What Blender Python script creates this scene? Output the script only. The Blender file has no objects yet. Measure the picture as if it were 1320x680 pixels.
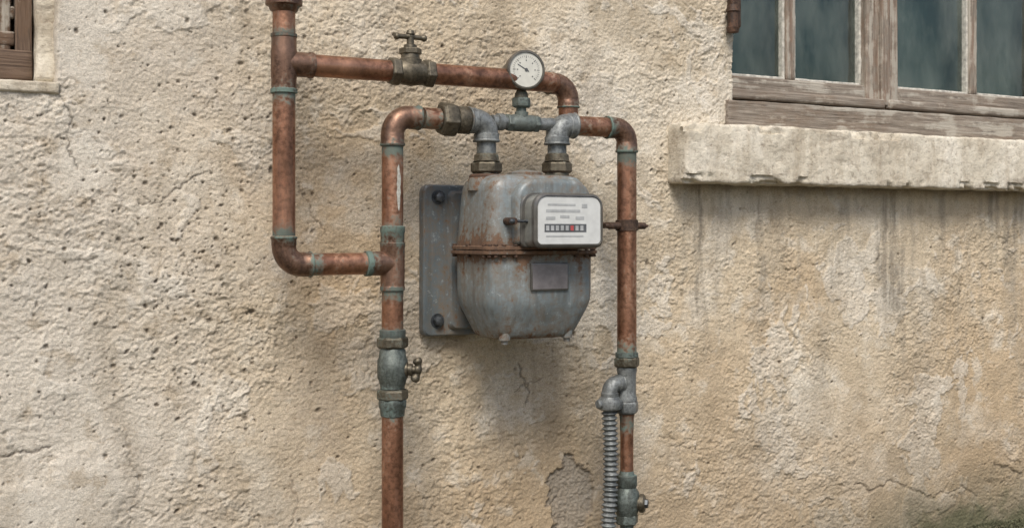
import bpy, math, random
import numpy as np
from mathutils import Vector, noise as mnoise

random.seed(7); rng=np.random.RandomState(11)
TH=math.radians(28); F=1500.0; CX=660.0; HY=300.0
S_,C_=math.sin(TH),math.cos(TH)
CAM=Vector((0,-1.987,0.72))
# photo measurement helpers -> world metres on a plane y=Y parallel to the wall
def T(px,Y): return (Y-CAM.y)/(F*C_-(px-CX)*S_)
def X(px,Y=0.0): return T(px,Y)*(F*S_+(px-CX)*C_)
def Z(px,py,Y=0.0): return CAM.z+(HY-py)*T(px,Y)

sc=bpy.context.scene
def empty(name,loc=(0,0,0)):
    e=bpy.data.objects.new(name,None); sc.collection.objects.link(e); e.empty_display_size=.1; return e
def mkobj(name,verts,faces,mat,parent=None,angle=35,attr=None,smooth=True):
    me=bpy.data.meshes.new(name); me.from_pydata([tuple(v) for v in verts],[],faces)
    me.update()
    if smooth:
        me.polygons.foreach_set('use_smooth',[True]*len(me.polygons))
        me.set_sharp_from_angle(angle=math.radians(angle))
    if attr is not None:
        a=me.attributes.new('wear','FLOAT','POINT'); a.data.foreach_set('value',np.asarray(attr,dtype=np.float32))
    me.materials.append(mat)
    o=bpy.data.objects.new(name,me); sc.collection.objects.link(o)
    if parent: o.parent=parent
    return o
def bevel(o,w,seg=2):
    m=o.modifiers.new('b','BEVEL'); m.width=w; m.segments=seg; m.limit_method='ANGLE'; m.angle_limit=math.radians(30); m.harden_normals=False
    return o

# ------------------------------------------------------------ numpy noise
perm=rng.permutation(256); perm=np.concatenate([perm,perm,perm])
ang=rng.rand(256)*2*np.pi; gx=np.cos(ang); gy=np.sin(ang)
def perlin(x,y,seed=0):
    x=x+seed*17.31; y=y+seed*9.77
    xi=np.floor(x).astype(np.int64); yi=np.floor(y).astype(np.int64)
    xf=x-xi; yf=y-yi
    u=xf*xf*xf*(xf*(xf*6-15)+10); v=yf*yf*yf*(yf*(yf*6-15)+10)
    def g(ix,iy,dx,dy):
        h=perm[perm[ix&255]+(iy&255)]
        return gx[h]*dx+gy[h]*dy
    n00=g(xi,yi,xf,yf); n10=g(xi+1,yi,xf-1,yf); n01=g(xi,yi+1,xf,yf-1); n11=g(xi+1,yi+1,xf-1,yf-1)
    return 1.41*((n00*(1-u)+n10*u)*(1-v)+(n01*(1-u)+n11*u)*v)
def fbm(x,y,f,octv=4,seed=0,gain=.5):
    s=0;a=1;t=0
    for i in range(octv):
        s=s+a*perlin(x*f,y*f,seed+i*3.7); t+=a; a*=gain; f*=2.03
    return s/t*1.5
def sstep(a,b,x):
    t=np.clip((x-a)/(b-a),0,1); return t*t*(3-2*t)

# ------------------------------------------------------------ material helpers
def newmat(name):
    m=bpy.data.materials.new(name); m.use_nodes=True; nt=m.node_tree; nt.nodes.clear()
    out=nt.nodes.new('ShaderNodeOutputMaterial'); b=nt.nodes.new('ShaderNodeBsdfPrincipled')
    nt.links.new(b.outputs[0],out.inputs[0]); return m,nt,b
def coord(nt,scale=(1,1,1)):
    tc=nt.nodes.new('ShaderNodeTexCoord'); mp=nt.nodes.new('ShaderNodeMapping'); mp.inputs['Scale'].default_value=scale
    nt.links.new(tc.outputs['Object'],mp.inputs[0]); return mp.outputs[0]
def noise(nt,vec,scale,detail=5,rough=.6,dist=0):
    n=nt.nodes.new('ShaderNodeTexNoise'); n.inputs['Scale'].default_value=scale; n.inputs['Detail'].default_value=detail
    n.inputs['Roughness'].default_value=rough; n.inputs['Distortion'].default_value=dist
    nt.links.new(vec,n.inputs['Vector']); return n.outputs['Fac']
def ramp(nt,fac,stops):
    r=nt.nodes.new('ShaderNodeValToRGB'); els=r.color_ramp.elements
    while len(els)<len(stops): els.new(.5)
    for e,(p,c) in zip(els,stops):
        e.position=p; e.color=(c,c,c,1) if isinstance(c,(int,float)) else (*c,1)
    nt.links.new(fac,r.inputs[0]); return r.outputs[0]
def math_(nt,op,a,b,clamp=False):
    n=nt.nodes.new('ShaderNodeMath'); n.operation=op; n.use_clamp=clamp
    for i,v in enumerate((a,b)):
        if isinstance(v,(int,float)): n.inputs[i].default_value=v
        else: nt.links.new(v,n.inputs[i])
    return n.outputs[0]
def mixc(nt,fac,a,b,mode='MIX'):
    n=nt.nodes.new('ShaderNodeMix'); n.data_type='RGBA'; n.blend_type=mode
    for i,v in ((0,fac),(6,a),(7,b)):
        if isinstance(v,(int,float)): n.inputs[i].default_value=v
        elif isinstance(v,tuple): n.inputs[i].default_value=(*v,1)
        else: nt.links.new(v,n.inputs[i])
    return n.outputs[2]
def bump(nt,b,h,strength,dist):
    n=nt.nodes.new('ShaderNodeBump'); n.inputs['Strength'].default_value=strength; n.inputs['Distance'].default_value=dist
    nt.links.new(h,n.inputs['Height']); nt.links.new(n.outputs[0],b.inputs['Normal'])

def metal(name,c1,c2,c3,wearc,metallic=.9,r0=.3,r1=.6,scale=25,wear_bias=0.0,zs=.35,bumpd=.0006,wearc2=None,grime=.35):
    """aged metal: colour variation, streaks along z, patina/rust controlled by 'wear' attribute"""
    m,nt,b=newmat(name)
    v=coord(nt,(1,1,zs)); v2=coord(nt)
    n1=noise(nt,v,scale,6,.65,.3); n2=noise(nt,v2,scale*5,5,.7); n3=noise(nt,v2,scale*.35,3,.5); n6=noise(nt,coord(nt,(1,1,.12)),scale*2.6,5,.7)
    col=ramp(nt,n1,[(.32,c1),(.5,c2),(.68,c3)])
    col=mixc(nt,ramp(nt,n2,[(.38,.6),(.55,0.0)]),col,tuple(x*.42 for x in c1))
    col=mixc(nt,ramp(nt,n3,[(.5,0.0),(.66,.35)]),col,tuple(min(1,x*1.2) for x in c3))
    gf=math_(nt,'MULTIPLY',ramp(nt,n6,[(.50,0.0),(.66,1.0)]),grime)
    col=mixc(nt,gf,col,tuple(x*.35+.012 for x in c1))
    at=nt.nodes.new('ShaderNodeAttribute'); at.attribute_name='wear'
    s=math_(nt,'ADD',math_(nt,'MULTIPLY',n2,.5),math_(nt,'MULTIPLY',n1,.5))
    s=math_(nt,'ADD',s,math_(nt,'MULTIPLY',at.outputs['Fac'],.135))
    s=math_(nt,'ADD',s,wear_bias)
    wf=ramp(nt,s,[(.56,0.0),(.68,.88)])
    wc=mixc(nt,ramp(nt,n3,[(.4,0.0),(.6,1.0)]),wearc,wearc2 or tuple(x*.5 for x in wearc))
    col=mixc(nt,wf,col,wc)
    nt.links.new(col,b.inputs['Base Color'])
    mt=math_(nt,'MULTIPLY',math_(nt,'SUBTRACT',1.0,math_(nt,'MAXIMUM',wf,math_(nt,'MULTIPLY',gf,.7))),metallic); nt.links.new(mt,b.inputs['Metallic'])
    rr=math_(nt,'ADD',ramp(nt,n1,[(.3,r0),(.7,r1)]),math_(nt,'MULTIPLY',math_(nt,'MAXIMUM',wf,gf),.35),True); nt.links.new(rr,b.inputs['Roughness'])
    bump(nt,b,math_(nt,'ADD',n2,math_(nt,'MULTIPLY',wf,.5)),.55,bumpd)
    return m
TEAL=(.115,.185,.16)
M_cop=metal('copper_aged',(.18,.090,.057),(.345,.172,.106),(.52,.29,.185),TEAL,.85,.30,.52,22,.0)
M_fit=metal('copper_fitting_dark',(.105,.063,.045),(.21,.122,.083),(.335,.20,.138),TEAL,.8,.34,.58,30,.008)
M_brs=metal('brass_dull',(.07,.06,.042),(.13,.11,.078),(.22,.19,.14),(.10,.14,.12),.7,.4,.62,40,-.02,zs=1)
M_galv=metal('galvanised_grey',(.12,.13,.128),(.20,.212,.208),(.31,.322,.315),(.11,.075,.05),.55,.42,.65,35,-.05,zs=1,wearc2=(.13,.155,.14),grime=.6)
M_teal=metal('galvanised_patina',(.075,.085,.075),(.125,.145,.13),(.21,.23,.21),(.12,.175,.155),.6,.42,.66,45,-.02,zs=1,grime=.5)
M_iron=metal('rusty_iron',(.045,.028,.02),(.09,.055,.038),(.15,.10,.07),(.13,.06,.032),.5,.45,.7,60,.0,zs=1)
M_bolt=metal('bolt_steel',(.05,.055,.06),(.10,.11,.12),(.17,.18,.19),(.12,.06,.03),.7,.35,.55,60,-.06,zs=1)

def paint(name,c1,c2,c3,bias=0.0):
    m,nt,b=newmat(name)
    v=coord(nt,(1,1,.16)); v2=coord(nt)
    n1=noise(nt,v,26,6,.65); n2=noise(nt,v2,95,6,.7); n3=noise(nt,v2,9,4,.6); n5=noise(nt,coord(nt,(1,1,.07)),75,5,.7)
    n7=noise(nt,v2,32,6,.7,.4)
    col=ramp(nt,n1,[(.3,c1),(.5,c2),(.7,c3)])
    col=mixc(nt,ramp(nt,n3,[(.4,0.0),(.65,.45)]),col,tuple(x*1.25 for x in c3))
    col=mixc(nt,ramp(nt,n7,[(.50,0.0),(.66,.65)]),col,(.12,.113,.095))
    col=mixc(nt,ramp(nt,n5,[(.50,0.0),(.68,.68)]),col,(.085,.08,.068))
    col=mixc(nt,ramp(nt,n5,[(.28,.45),(.42,0.0)]),col,(.33,.35,.345))
    col=mixc(nt,ramp(nt,n2,[(.34,.5),(.40,0.0)]),col,(.34,.355,.345))
    at=nt.nodes.new('ShaderNodeAttribute'); at.attribute_name='wear'
    s=math_(nt,'ADD',math_(nt,'MULTIPLY',n2,.5),math_(nt,'MULTIPLY',n1,.5))
    s=math_(nt,'ADD',math_(nt,'ADD',s,math_(nt,'MULTIPLY',at.outputs['Fac'],.19)),bias)
    wf=ramp(nt,s,[(.612,0.0),(.655,.9)])
    wash=ramp(nt,s,[(.49,0.0),(.62,.75)])
    col=mixc(nt,wash,col,(.155,.12,.085))
    col=mixc(nt,wf,col,mixc(nt,ramp(nt,n2,[(.4,0.0),(.7,1.0)]),(.075,.04,.023),(.17,.09,.048)))
    nt.links.new(col,b.inputs['Base Color'])
    rr=math_(nt,'ADD',ramp(nt,n7,[(.3,.34),(.7,.60)]),math_(nt,'MULTIPLY',wf,.4),True); nt.links.new(rr,b.inputs['Roughness'])
    bump(nt,b,math_(nt,'ADD',math_(nt,'MULTIPLY',n2,.6),math_(nt,'MULTIPLY',wf,-.6)),.55,.0010)
    return m
M_paint=paint('grey_blue_paint',(.105,.128,.135),(.15,.176,.182),(.215,.24,.243),.008)
M_plate=paint('plate_paint',(.065,.082,.092),(.092,.114,.125),(.13,.152,.162),-.015)

def simple(name,col,rough=.5,metallic=0,coat=0,spec=.5,var=.25,sc_=60):
    m,nt,b=newmat(name); v=coord(nt); n=noise(nt,v,sc_,5,.6)
    c=mixc(nt,ramp(nt,n,[(.3,0.0),(.7,1.0)]),tuple(x*(1-var) for x in col),tuple(min(1,x*(1+var)) for x in col))
    nt.links.new(c,b.inputs['Base Color']); b.inputs['Roughness'].default_value=rough; b.inputs['Metallic'].default_value=metallic
    b.inputs['Coat Weight'].default_value=coat; b.inputs['Coat Roughness'].default_value=.06
    return m
M_white=simple('index_card',(.55,.56,.545),.5,coat=.8,var=.08)
M_face=simple('gauge_dial',(.53,.52,.46),.5,coat=.8,var=.1)
M_dark=simple('dark_print',(.08,.085,.09),.6)
M_greyp=simple('grey_print',(.33,.34,.34),.6)
M_red=simple('red_digit',(.42,.07,.07),.5)
M_label=simple('worn_label',(.22,.20,.20),.4,metallic=.4,var=.25,sc_=40)
M_cover=simple('polycarbonate_cover',(.17,.17,.152),.14,coat=.6,var=.4,sc_=30)
M_rim=simple('gauge_rim',(.17,.155,.13),.35,metallic=.8)
M_bezel=simple('index_bezel',(.105,.10,.09),.28,metallic=.3,coat=.4)
M_smear=simple('paint_smear',(.42,.41,.36),.8,var=.3,sc_=200)

def wood(name,axis,c1,c2,c3,white=0.0,brown=(.14,.085,.05),ba=.6):
    m,nt,b=newmat(name)
    s=[1,1,1]; s[axis]=.045
    v=coord(nt,tuple(s)); v2=coord(nt)
    n1=noise(nt,v,170,6,.7,.2); n2=noise(nt,v2,14,5,.65); n3=noise(nt,v,60,4,.6); n4=noise(nt,v,300,3,.6)
    col=ramp(nt,n1,[(.3,c1),(.5,c2),(.72,c3)])
    col=mixc(nt,ramp(nt,n2,[(.43,0.0),(.62,ba)]),col,brown)
    s2=math_(nt,'ADD',math_(nt,'MULTIPLY',n2,.5),math_(nt,'MULTIPLY',n3,.5))
    col=mixc(nt,ramp(nt,s2,[(.54-white*.08,0.0),(.60-white*.08,.75)]),col,(.42,.39,.33))
    col=mixc(nt,ramp(nt,n4,[(.28,.85),(.40,0.0)]),col,(.05,.038,.03))
    nt.links.new(col,b.inputs['Base Color']); b.inputs['Roughness'].default_value=.85
    bump(nt,b,math_(nt,'ADD',n1,n3),.9,.003)
    return m
W1,W2,W3=(.095,.075,.058),(.215,.180,.143),(.37,.325,.27)
M_wx=wood('weathered_wood_x',0,W1,W2,W3,.2,(.17,.115,.075),.6); M_wz=wood('weathered_wood_z',2,W1,W2,W3,.6,(.19,.105,.062),.75)
D1,D2,D3=(.045,.028,.02),(.12,.078,.052),(.22,.16,.12)
M_dx=wood('brown_wood_x',0,D1,D2,D3); M_dz=wood('brown_wood_z',2,D1,D2,D3)

# ------------------------------------------------------------ sweeps
def sweep(name,pts,radii,mat,parent,wear=None,sides=36,angle=35,cap=True,phase=0.0):
    P=[Vector(p) for p in pts]; n=len(P)
    tan=[]
    for i in range(n):
        a=P[max(0,i-1)]; b=P[min(n-1,i+1)]; t=(b-a)
        if t.length<1e-9: t=Vector((0,0,1)) if not tan else tan[-1].copy()
        tan.append(t.normalized())
    up=Vector((0,-1,0)) if abs(tan[0].y)<.9 else Vector((0,0,1))
    nrm=(up-tan[0]*up.dot(tan[0])).normalized()
    vs=[];w=[]
    for i in range(n):
        nrm=(nrm-tan[i]*nrm.dot(tan[i])).normalized(); bn=tan[i].cross(nrm)
        for k in range(sides):
            a=2*math.pi*k/sides+phase
            vs.append(P[i]+(nrm*math.cos(a)+bn*math.sin(a))*radii[i]); w.append(wear[i] if wear else 0)
    fs=[]
    for i in range(n-1):
        for k in range(sides):
            k2=(k+1)%sides
            fs.append((i*sides+k,i*sides+k2,(i+1)*sides+k2,(i+1)*sides+k))
    if cap:
        fs.append(tuple(range(sides-1,-1,-1))); fs.append(tuple((n-1)*sides+k for k in range(sides)))
    return mkobj(name,vs,fs,mat,parent,angle,w)
def lathe(name,p0,p1,prof,mat,parent,sides=36,angle=35,phase=0.0):
    """prof: list of (dist along axis from p0 in m, radius, wear)"""
    p0=Vector(p0); d=(Vector(p1)-p0).normalized()
    pr=[]
    for a,b in zip(prof[:-1],prof[1:]):
        k=max(1,int(abs(b[0]-a[0])/.012))
        for i in range(k):
            t=i/k; pr.append(tuple(a[j]*(1-t)+b[j]*t for j in range(3)))
    pr.append(prof[-1]); out=pr
    up=Vector((0,-1,0)) if abs(d.y)<.9 else Vector((0,0,1))
    nrm=(up-d*up.dot(d)).normalized(); bn=d.cross(nrm)
    vs=[];w=[]
    for s,r,ww in out:
        for k in range(sides):
            a=2*math.pi*k/sides+phase
            vs.append(p0+d*s+(nrm*math.cos(a)+bn*math.sin(a))*max(r,1e-5)); w.append(ww)
    n=len(out);fs=[]
    for i in range(n-1):
        for k in range(sides):
            k2=(k+1)%sides; fs.append((i*sides+k,i*sides+k2,(i+1)*sides+k2,(i+1)*sides+k))
    fs.append(tuple(range(sides-1,-1,-1))); fs.append(tuple((n-1)*sides+k for k in range(sides)))
    return mkobj(name,vs,fs,mat,parent,angle,w)
def vl(name,px,Y,prof,mat,parent,sides=36,angle=35,phase=0.0,x=None):
    """vertical lathe, prof rows (photo row, radius, wear) top to bottom"""
    xx=X(px,Y) if x is None else x
    zs=[Z(px,p[0],Y) for p in prof]
    return lathe(name,(xx,Y,zs[0]),(xx,Y,zs[0]-1),[(zs[0]-z,p[1],p[2]) for z,p in zip(zs,prof)],mat,parent,sides,angle,phase)
def hl(name,z,Y,prof,mat,parent,sides=36,angle=35,phase=0.0,Y2=None):
    xs=[X(p[0],Y) for p in prof]
    return lathe(name,(xs[0],Y,z),(xs[0]+1,Y,z),[(x-xs[0],p[1],p[2]) for x,p in zip(xs,prof)],mat,parent,sides,angle,phase)
def elbow(name,corner,d1,d2,R,r,mat,parent,sock=.018,rs=None,wear_end=.8,sides=36):
    """from corner: arm d1 and arm d2 (unit), bend radius R, sockets with beads at ends"""
    c=Vector(corner); d1=Vector(d1); d2=Vector(d2); rs=rs or r*1.06
    cen=c+d1*R+d2*R; pts=[];rad=[];we=[]
    A=c+d1*(R+sock)
    SO=((0,r*1.0,1),(0.0006,rs*1.05,1.2),(.12,rs*1.08,1.2),(.22,rs*1.05,wear_end),(.3,rs,wear_end),(.9,rs,.3),(1,r*1.03,.1))
    for t,rr,w in SO:
        pts.append(A-d1*sock*t); rad.append(rr); we.append(w)
    for i in range(1,14):
        a=math.pi/2*i/14
        pts.append(cen-d2*R*math.cos(a)-d1*R*math.sin(a)); rad.append(r*1.03); we.append(0.0)
    B=c+d2*(R+sock)
    for t,rr,w in reversed(SO):
        pts.append(B-d2*sock*t); rad.append(rr); we.append(w)
    return sweep(name,pts,rad,mat,parent,we,sides,40)
def hexnut(name,c,axis,length,r,mat,parent,wear=.3,phase=.26):
    c=Vector(c); d=Vector(axis).normalized(); L=length
    o=lathe(name,c-d*L/2,c+d*L/2,[(0,r*.86,wear+.3),(L*.14,r*.98,wear),(L*.2,r,wear),(L*.8,r,wear),(L*.86,r*.98,wear),(L,r*.86,wear+.3)],mat,parent,6,20,phase)
    bevel(o,.0012,2); return o

YP=-.13; R0=.0185
pipe=empty('copper_gas_pipework')
zT=Z(395,84,YP); zM=Z(540,152,YP); zL=Z(440,340,YP)
xL=X(366,YP); xB=X(506,YP); xC=X(808,YP)
DN=Vector((0,0,-1));UP=Vector((0,0,1));RT=Vector((1,0,0));LF=Vector((-1,0,0))
# left riser
vl('riser_top_flange',366,YP,[(-60,.019,.2),(-8,.019,.3),(-7,.026,.6),(1,.030,.4),(7,.030,.4),(9,.025,.5),(14,.0225,.5),(16,.019,.5)],M_fit,pipe)
vl('riser_pipe_upper',366,YP,[(10,R0,.3),(30,R0,.1),(46,R0,1.1)],M_cop,pipe)
vl('riser_tee',366,YP,[(43,R0,1),(44,.0215,1.2),(48,.0215,1.2),(49,.0205,.7),(62,.0205,.2),(66,.0212,0),(98,.0212,0),(102,.0205,.1),(114,.0205,.5),(115,.0218,1.3),(120,.0218,1.3),(121,R0,1)],M_fit,pipe)
vl('riser_pipe',366,YP,[(118,R0,1.5),(127,R0,1.0),(145,R0,.1),(280,R0,.0),(292,R0,.6),(304,R0,1.6)],M_cop,pipe)
elbow('riser_elbow',(xL,YP,zL),UP,RT,.030,R0*1.04,M_fit,pipe,.016)
hl('branch_pipe',zL,YP,[(395,R0,.9),(410,R0,1.3),(418,R0,.1),(462,R0,.1),(472,R0,.8),(486,R0,1)],M_cop,pipe)
hl('branch_tee_arm',zL,YP,[(470,R0,1),(471,.0216,1.4),(477,.0216,1.4),(478,.0205,.7),(495,.0205,.1),(505,.0205,0)],M_fit,pipe)
# middle drop
elbow('mid_elbow',(xB,YP,zM),RT,DN,.030,R0*1.04,M_fit,pipe,.02)
vl('mid_pipe',506,YP,[(180,R0,1.3),(196,R0,1.2),(208,R0,.1),(270,R0,.15),(286,R0,.7),(300,R0,1.3)],M_cop,pipe)
vl('mid_tee',506,YP,[(291,R0,1.1),(292,.0212,1.1),(299,.0212,1.1),(300,.0205,.9),(312,.0205,.7),(313,.0216,.9),(318,.0216,.5),(320,.0208,.2),(356,.0208,.1),(368,.0205,.3),(369,.0214,1.1),(374,.0214,1.1),(375,R0,1)],M_fit,pipe)
vl('mid_pipe_short',506,YP,[(370,R0,1.5),(384,R0,1.1),(396,R0,.1),(414,R0,.5),(428,R0,1.2)],M_cop,pipe)
vl('valve_top_collar',506,YP,[(424,.0195,.9),(425,.0225,.8),(434,.0225,.8),(436,.021,.7)],M_teal,pipe)
hexnut('valve_top_nut',(xB,YP,Z(506,441,YP)),UP,.020,.0275,M_brs,pipe,.6)
vl('valve_body',506,YP,[(448,.020,.3),(452,.0225,.4),(460,.0235,.2),(464,.0262,.2),(486,.0262,.2),(490,.0235,.3),(498,.021,.4),(500,.021,.6)],M_teal,pipe)
hexnut('valve_lower_nut',(xB,YP,Z(506,508,YP)),UP,.019,.0275,M_brs,pipe,.6)
vl('valve_lower_collar',506,YP,[(514,.023,.5),(517,.024,.6),(524,.0235,.7),(527,.0215,.8),(535,.0205,.7),(536,R0,.6)],M_teal,pipe)
vl('mid_pipe_lower',506,YP,[(528,R0,1.2),(545,R0,.4),(560,R0,0),(700,R0,0),(835,R0,.2)],M_cop,pipe)
vs=[];fs=[];nr=26
for i in range(nr+1):
    t=i/nr; z=Z(506,212,YP)+(Z(506,272,YP)-Z(506,212,YP))*t
    wd=.20*math.sin(math.pi*t)**.5*(1+.5*mnoise.noise(Vector((t*9,3,1)))); c0=.22+.10*mnoise.noise(Vector((t*5,1,7)))
    for k in range(7):
        a=c0-wd+2*wd*k/6
        vs.append((xB+math.sin(a)*(R0+.0004),YP-math.cos(a)*(R0+.0004),z))
for i in range(nr):
    for k in range(6): fs.append((i*7+k,(i+1)*7+k,(i+1)*7+k+1,i*7+k+1))
mkobj('paint_smear',vs,fs,M_smear,pipe,80)
sd=Vector((.86,-.5,0)).normalized(); vc=Vector((xB,YP,Z(506,476,YP)))
lathe('valve_stem',vc,vc+sd,[(0,.014,.3),(.026,.014,.3),(.027,.0105,.3),(.034,.0105,.3),(.035,.007,.1),(.047,.006,.1)],M_brs,pipe,24)
kc=vc+sd*.040
def blob(name,c,rx,ry,rz,mat,parent,seg=20,wear=.2,amp=0):
    vs=[];fs=[];R=seg//2
    for i in range(R+1):
        th=math.pi*i/R
        for k in range(seg):
            p=2*math.pi*k/seg; q=Vector((math.sin(th)*math.cos(p),math.sin(th)*math.sin(p),math.cos(th)))
            s=1+amp*mnoise.noise(q*2.1+Vector(c)*9)
            vs.append(Vector((c[0]+rx*q.x*s,c[1]+ry*q.y*s,c[2]+rz*q.z*s)))
    for i in range(R):
        for k in range(seg):
            k2=(k+1)%seg; fs.append((i*seg+k,(i+1)*seg+k,(i+1)*seg+k2,i*seg+k2))
    return mkobj(name,vs,fs,mat,parent,60,[wear]*len(vs))
pts=[];rad=[]
for i in range(33):
    t=i/32*2-1
    pts.append(kc+UP*(.020*t)+sd*(.004-.006*abs(t)**2)+Vector((.003*t,0,0))); rad.append(.0052+.0032*math.exp(-((abs(t)-.72)/.22)**2)+.002*math.exp(-(t/.25)**2)-(.003 if abs(t)>.98 else 0))
sweep('valve_key',pts,rad,M_brs,pipe,[0]*33,14,60)
blob('valve_key_hub',kc+sd*.003,.008,.008,.009,M_brs,pipe)

# upper run
hl('upper_run_arm',zT,YP,[(366,.0205,0),(388,.0205,.1),(397,.0205,.3),(398,.0216,.4),(403,.0216,.4),(404,R0,.5)],M_fit,pipe)
hl('upper_run',zT,YP,[(400,R0,.5),(418,R0,.0),(490,R0,.0),(502,R0,.5)],M_cop,pipe)
hl('upper_run_right',zT,YP,[(556,R0,.5),(570,R0,0),(690,R0,0),(712,R0,.3)],M_cop,pipe)
v=pipe
xV=X(529,YP)
hexnut('top_valve_nut_a',(X(508,YP),YP,zT),RT,.018,.0255,M_brs,v,.1)
hexnut('top_valve_nut_b',(X(552,YP),YP,zT),RT,.018,.0255,M_brs,v,.1)
hl('top_valve_body',zT,YP,[(514,.019,.1),(518,.021,0),(524,.0225,0),(530,.0235,0),(536,.0225,0),(543,.021,0),(547,.019,.1)],M_brs,v)
lathe('top_valve_bonnet',(xV,YP,zT),(xV,YP,zT+1),[(0,.021,.1),(.022,.020,.1),(.024,.0165,.1),(.031,.016,.1)],M_brs,v,30)
hexnut('top_valve_bonnet_nut',(xV,YP,zT+.036),UP,.012,.020,M_brs,v,.1)
lathe('top_valve_stem',(xV,YP,zT+.04),(xV,YP,zT+1),[(0,.012,0),(.007,.011,0),(.009,.0065,0),(.024,.006,0),(.026,.008,0),(.032,.006,0)],M_brs,v,20)
hz=zT+.0615
pts=[(xV+(i-10)*.0030,YP,hz-.0010*abs(i-10)/10) for i in range(21)]
rad=[.0042 if i in(0,20) else (.0062 if i in (1,2,18,19) else .0045+.002*max(0,1-abs(i-10)/3)) for i in range(21)]
sweep('top_valve_handle',pts,rad,M_brs,v,[0]*21,14,60)
xE=X(727,YP+.03)
sweep('upper_run_link',[(X(705,YP),YP,zT),(X(711,YP),YP+.006,zT),(xE-.034,YP+.012,zT)],[R0]*3,M_cop,pipe,[0]*3)
elbow('upper_run_elbow',(xE,YP+.014,zT),LF,DN,.030,R0*1.03,M_fit,pipe,.014,None,.4)
lathe('upper_run_drop',(xE,YP+.014,zT-.04),(xE,YP+.014,zT-1),[(0,R0,.3),(.03,R0,.2),(.040,R0*.9,.3)],M_cop,pipe)

# middle horizontal, unions and grey meter elbows
hl('mid_run_stub',zM,YP,[(545,R0,.7),(556,R0,.3),(566,R0,.8)],M_cop,pipe)
hexnut('union_nut',(X(577,YP),YP,zM),RT,.030,.0315,M_brs,pipe,.2)
hl('union_ring',zM,YP,[(586,.020,.2),(588,.0235,.1),(592,.0245,0),(600,.0245,0),(603,.0225,0),(606,.0185,0),(612,.0185,.0)],M_brs,pipe)
xM1=X(627,YP); xM2=X(718,YP)
rg=.0205
elbow('grey_elbow_a',(xM1,YP,zM),LF,DN,.022,rg,M_galv,pipe,.015,rg*1.12,.3)
elbow('grey_elbow_b',(xM2,YP,zM),RT,DN,.022,rg,M_galv,pipe,.015,rg*1.12,.3)
for nm,px,xx in(('a',627,xM1),('b',718,xM2)):
    vl('port_nipple_'+nm,px,YP,[(176,.0175,.3),(198,.0175,.5),(205,.018,.7)],M_galv,pipe,x=xx)
    vl('port_union_'+nm,px,YP,[(198,.0185,.4),(200,.0215,.4),(207,.0225,.3),(208,.0245,.3)],M_brs,pipe,x=xx)
    hexnut('port_nut_'+nm,(xx,YP,Z(px,216,YP)),UP,.021,.0285,M_brs,pipe,.2,.1)
    vl('port_base_'+nm,px,YP,[(223,.022,.6),(228,.023,.8),(229,.027,.8),(240,.027,1)],M_brs,pipe,x=xx)
hl('thin_link',zM,YP,[(634,.0125,.2),(660,.0115,.3),(700,.0115,.4),(712,.0125,.2)],M_galv,pipe)
xG=X(672,YP)
hexnut('tee_nut_a',(X(656,YP),YP,zM),RT,.012,.0165,M_teal,pipe,.5)
hexnut('tee_nut_b',(X(690,YP),YP,zM),RT,.012,.0165,M_teal,pipe,.5)
hl('tee_body',zM,YP,[(657,.0135,.5),(662,.0155,.4),(684,.0155,.4),(689,.0135,.5)],M_teal,pipe)
hl('link_nipple',zM,YP,[(640,.0125,.1),(641,.0155,.1),(648,.0155,.1),(649,.012,.1)],M_galv,pipe)
# right copper
hl('right_run',zM,YP,[(738,R0,.3),(752,R0,.6),(762,R0,0),(772,R0,.1),(788,R0,.5)],M_cop,pipe)
elbow('right_elbow',(xC,YP,zM),LF,DN,.028,R0*1.04,M_fit,pipe,.018)
vl('right_pipe',808,YP,[(192,R0,1.5),(206,R0,1.3),(220,R0,.15),(250,R0,0),(420,R0,.0),(440,R0,.45),(456,R0,1.2)],M_cop,pipe)
vl('clamp_band',808,YP,[(283,R0,.2),(283.5,.0215,.2),(297,.0215,.2),(297.5,R0,.2)],M_iron,pipe)
lathe('clamp_rod',(xC-.052,YP-.004,Z(808,291,YP)),(xC+1,YP-.004,Z(808,291,YP)),[(0,.004,.2),(.008,.0045,.2),(.009,.0065,.2),(.05,.0075,.2),(.09,.0065,.2),(.091,.0045,.2),(.098,.002,.2)],M_iron,pipe,14)
lathe('clamp_wall_stud',(xC,YP,Z(808,290,YP)),(xC,1,Z(808,290,YP)),[(0,.006,.2),(.15,.006,.2)],M_iron,pipe,14)
# right lower group
hexnut('right_union_nut',(xC,YP,Z(808,466,YP)),UP,.020,.0255,M_brs,pipe,.6)
vl('right_union_collar',808,YP,[(453,R0,1),(454,.0215,1),(459,.022,.8),(460,.021,.8)],M_teal,pipe)
vl('right_tee',808,YP,[(472,.0185,.5),(476,.0195,.5),(482,.0175,.3),(508,.0175,.3),(512,.0195,.3),(516,.0195,.3)],M_galv,pipe)
hexnut('right_tee_nut',(xC,YP,Z(808,524,YP)),UP,.024,.023,M_galv,pipe,.2)
vl('thin_drop',808,YP,[(533,.0150,1.0),(538,.0135,1.3),(552,.0130,1.1),(562,.0125,.3),(585,.0125,0),(600,.0125,.3),(615,.0125,.6)],M_cop,pipe)
vl('drain_cock_top',808,YP,[(606,.0125,.8),(611,.0150,.8),(612,.0195,.6),(625,.0195,.5),(627,.0175,.5),(633,.021,.4)],M_teal,pipe)
vl('drain_cock_body',808,YP,[(628,.018,.4),(634,.0235,.3),(645,.026,.2),(654,.0245,.2),(660,.021,.3),(664,.019,.3)],M_teal,pipe)
hexnut('drain_cock_nut',(xC,YP,Z(808,668,YP)),UP,.020,.0225,M_teal,pipe,.3)
vl('drain_tail',808,YP,[(672,.013,.3),(690,.013,.3),(693,.010,.3)],M_teal,pipe)
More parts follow.
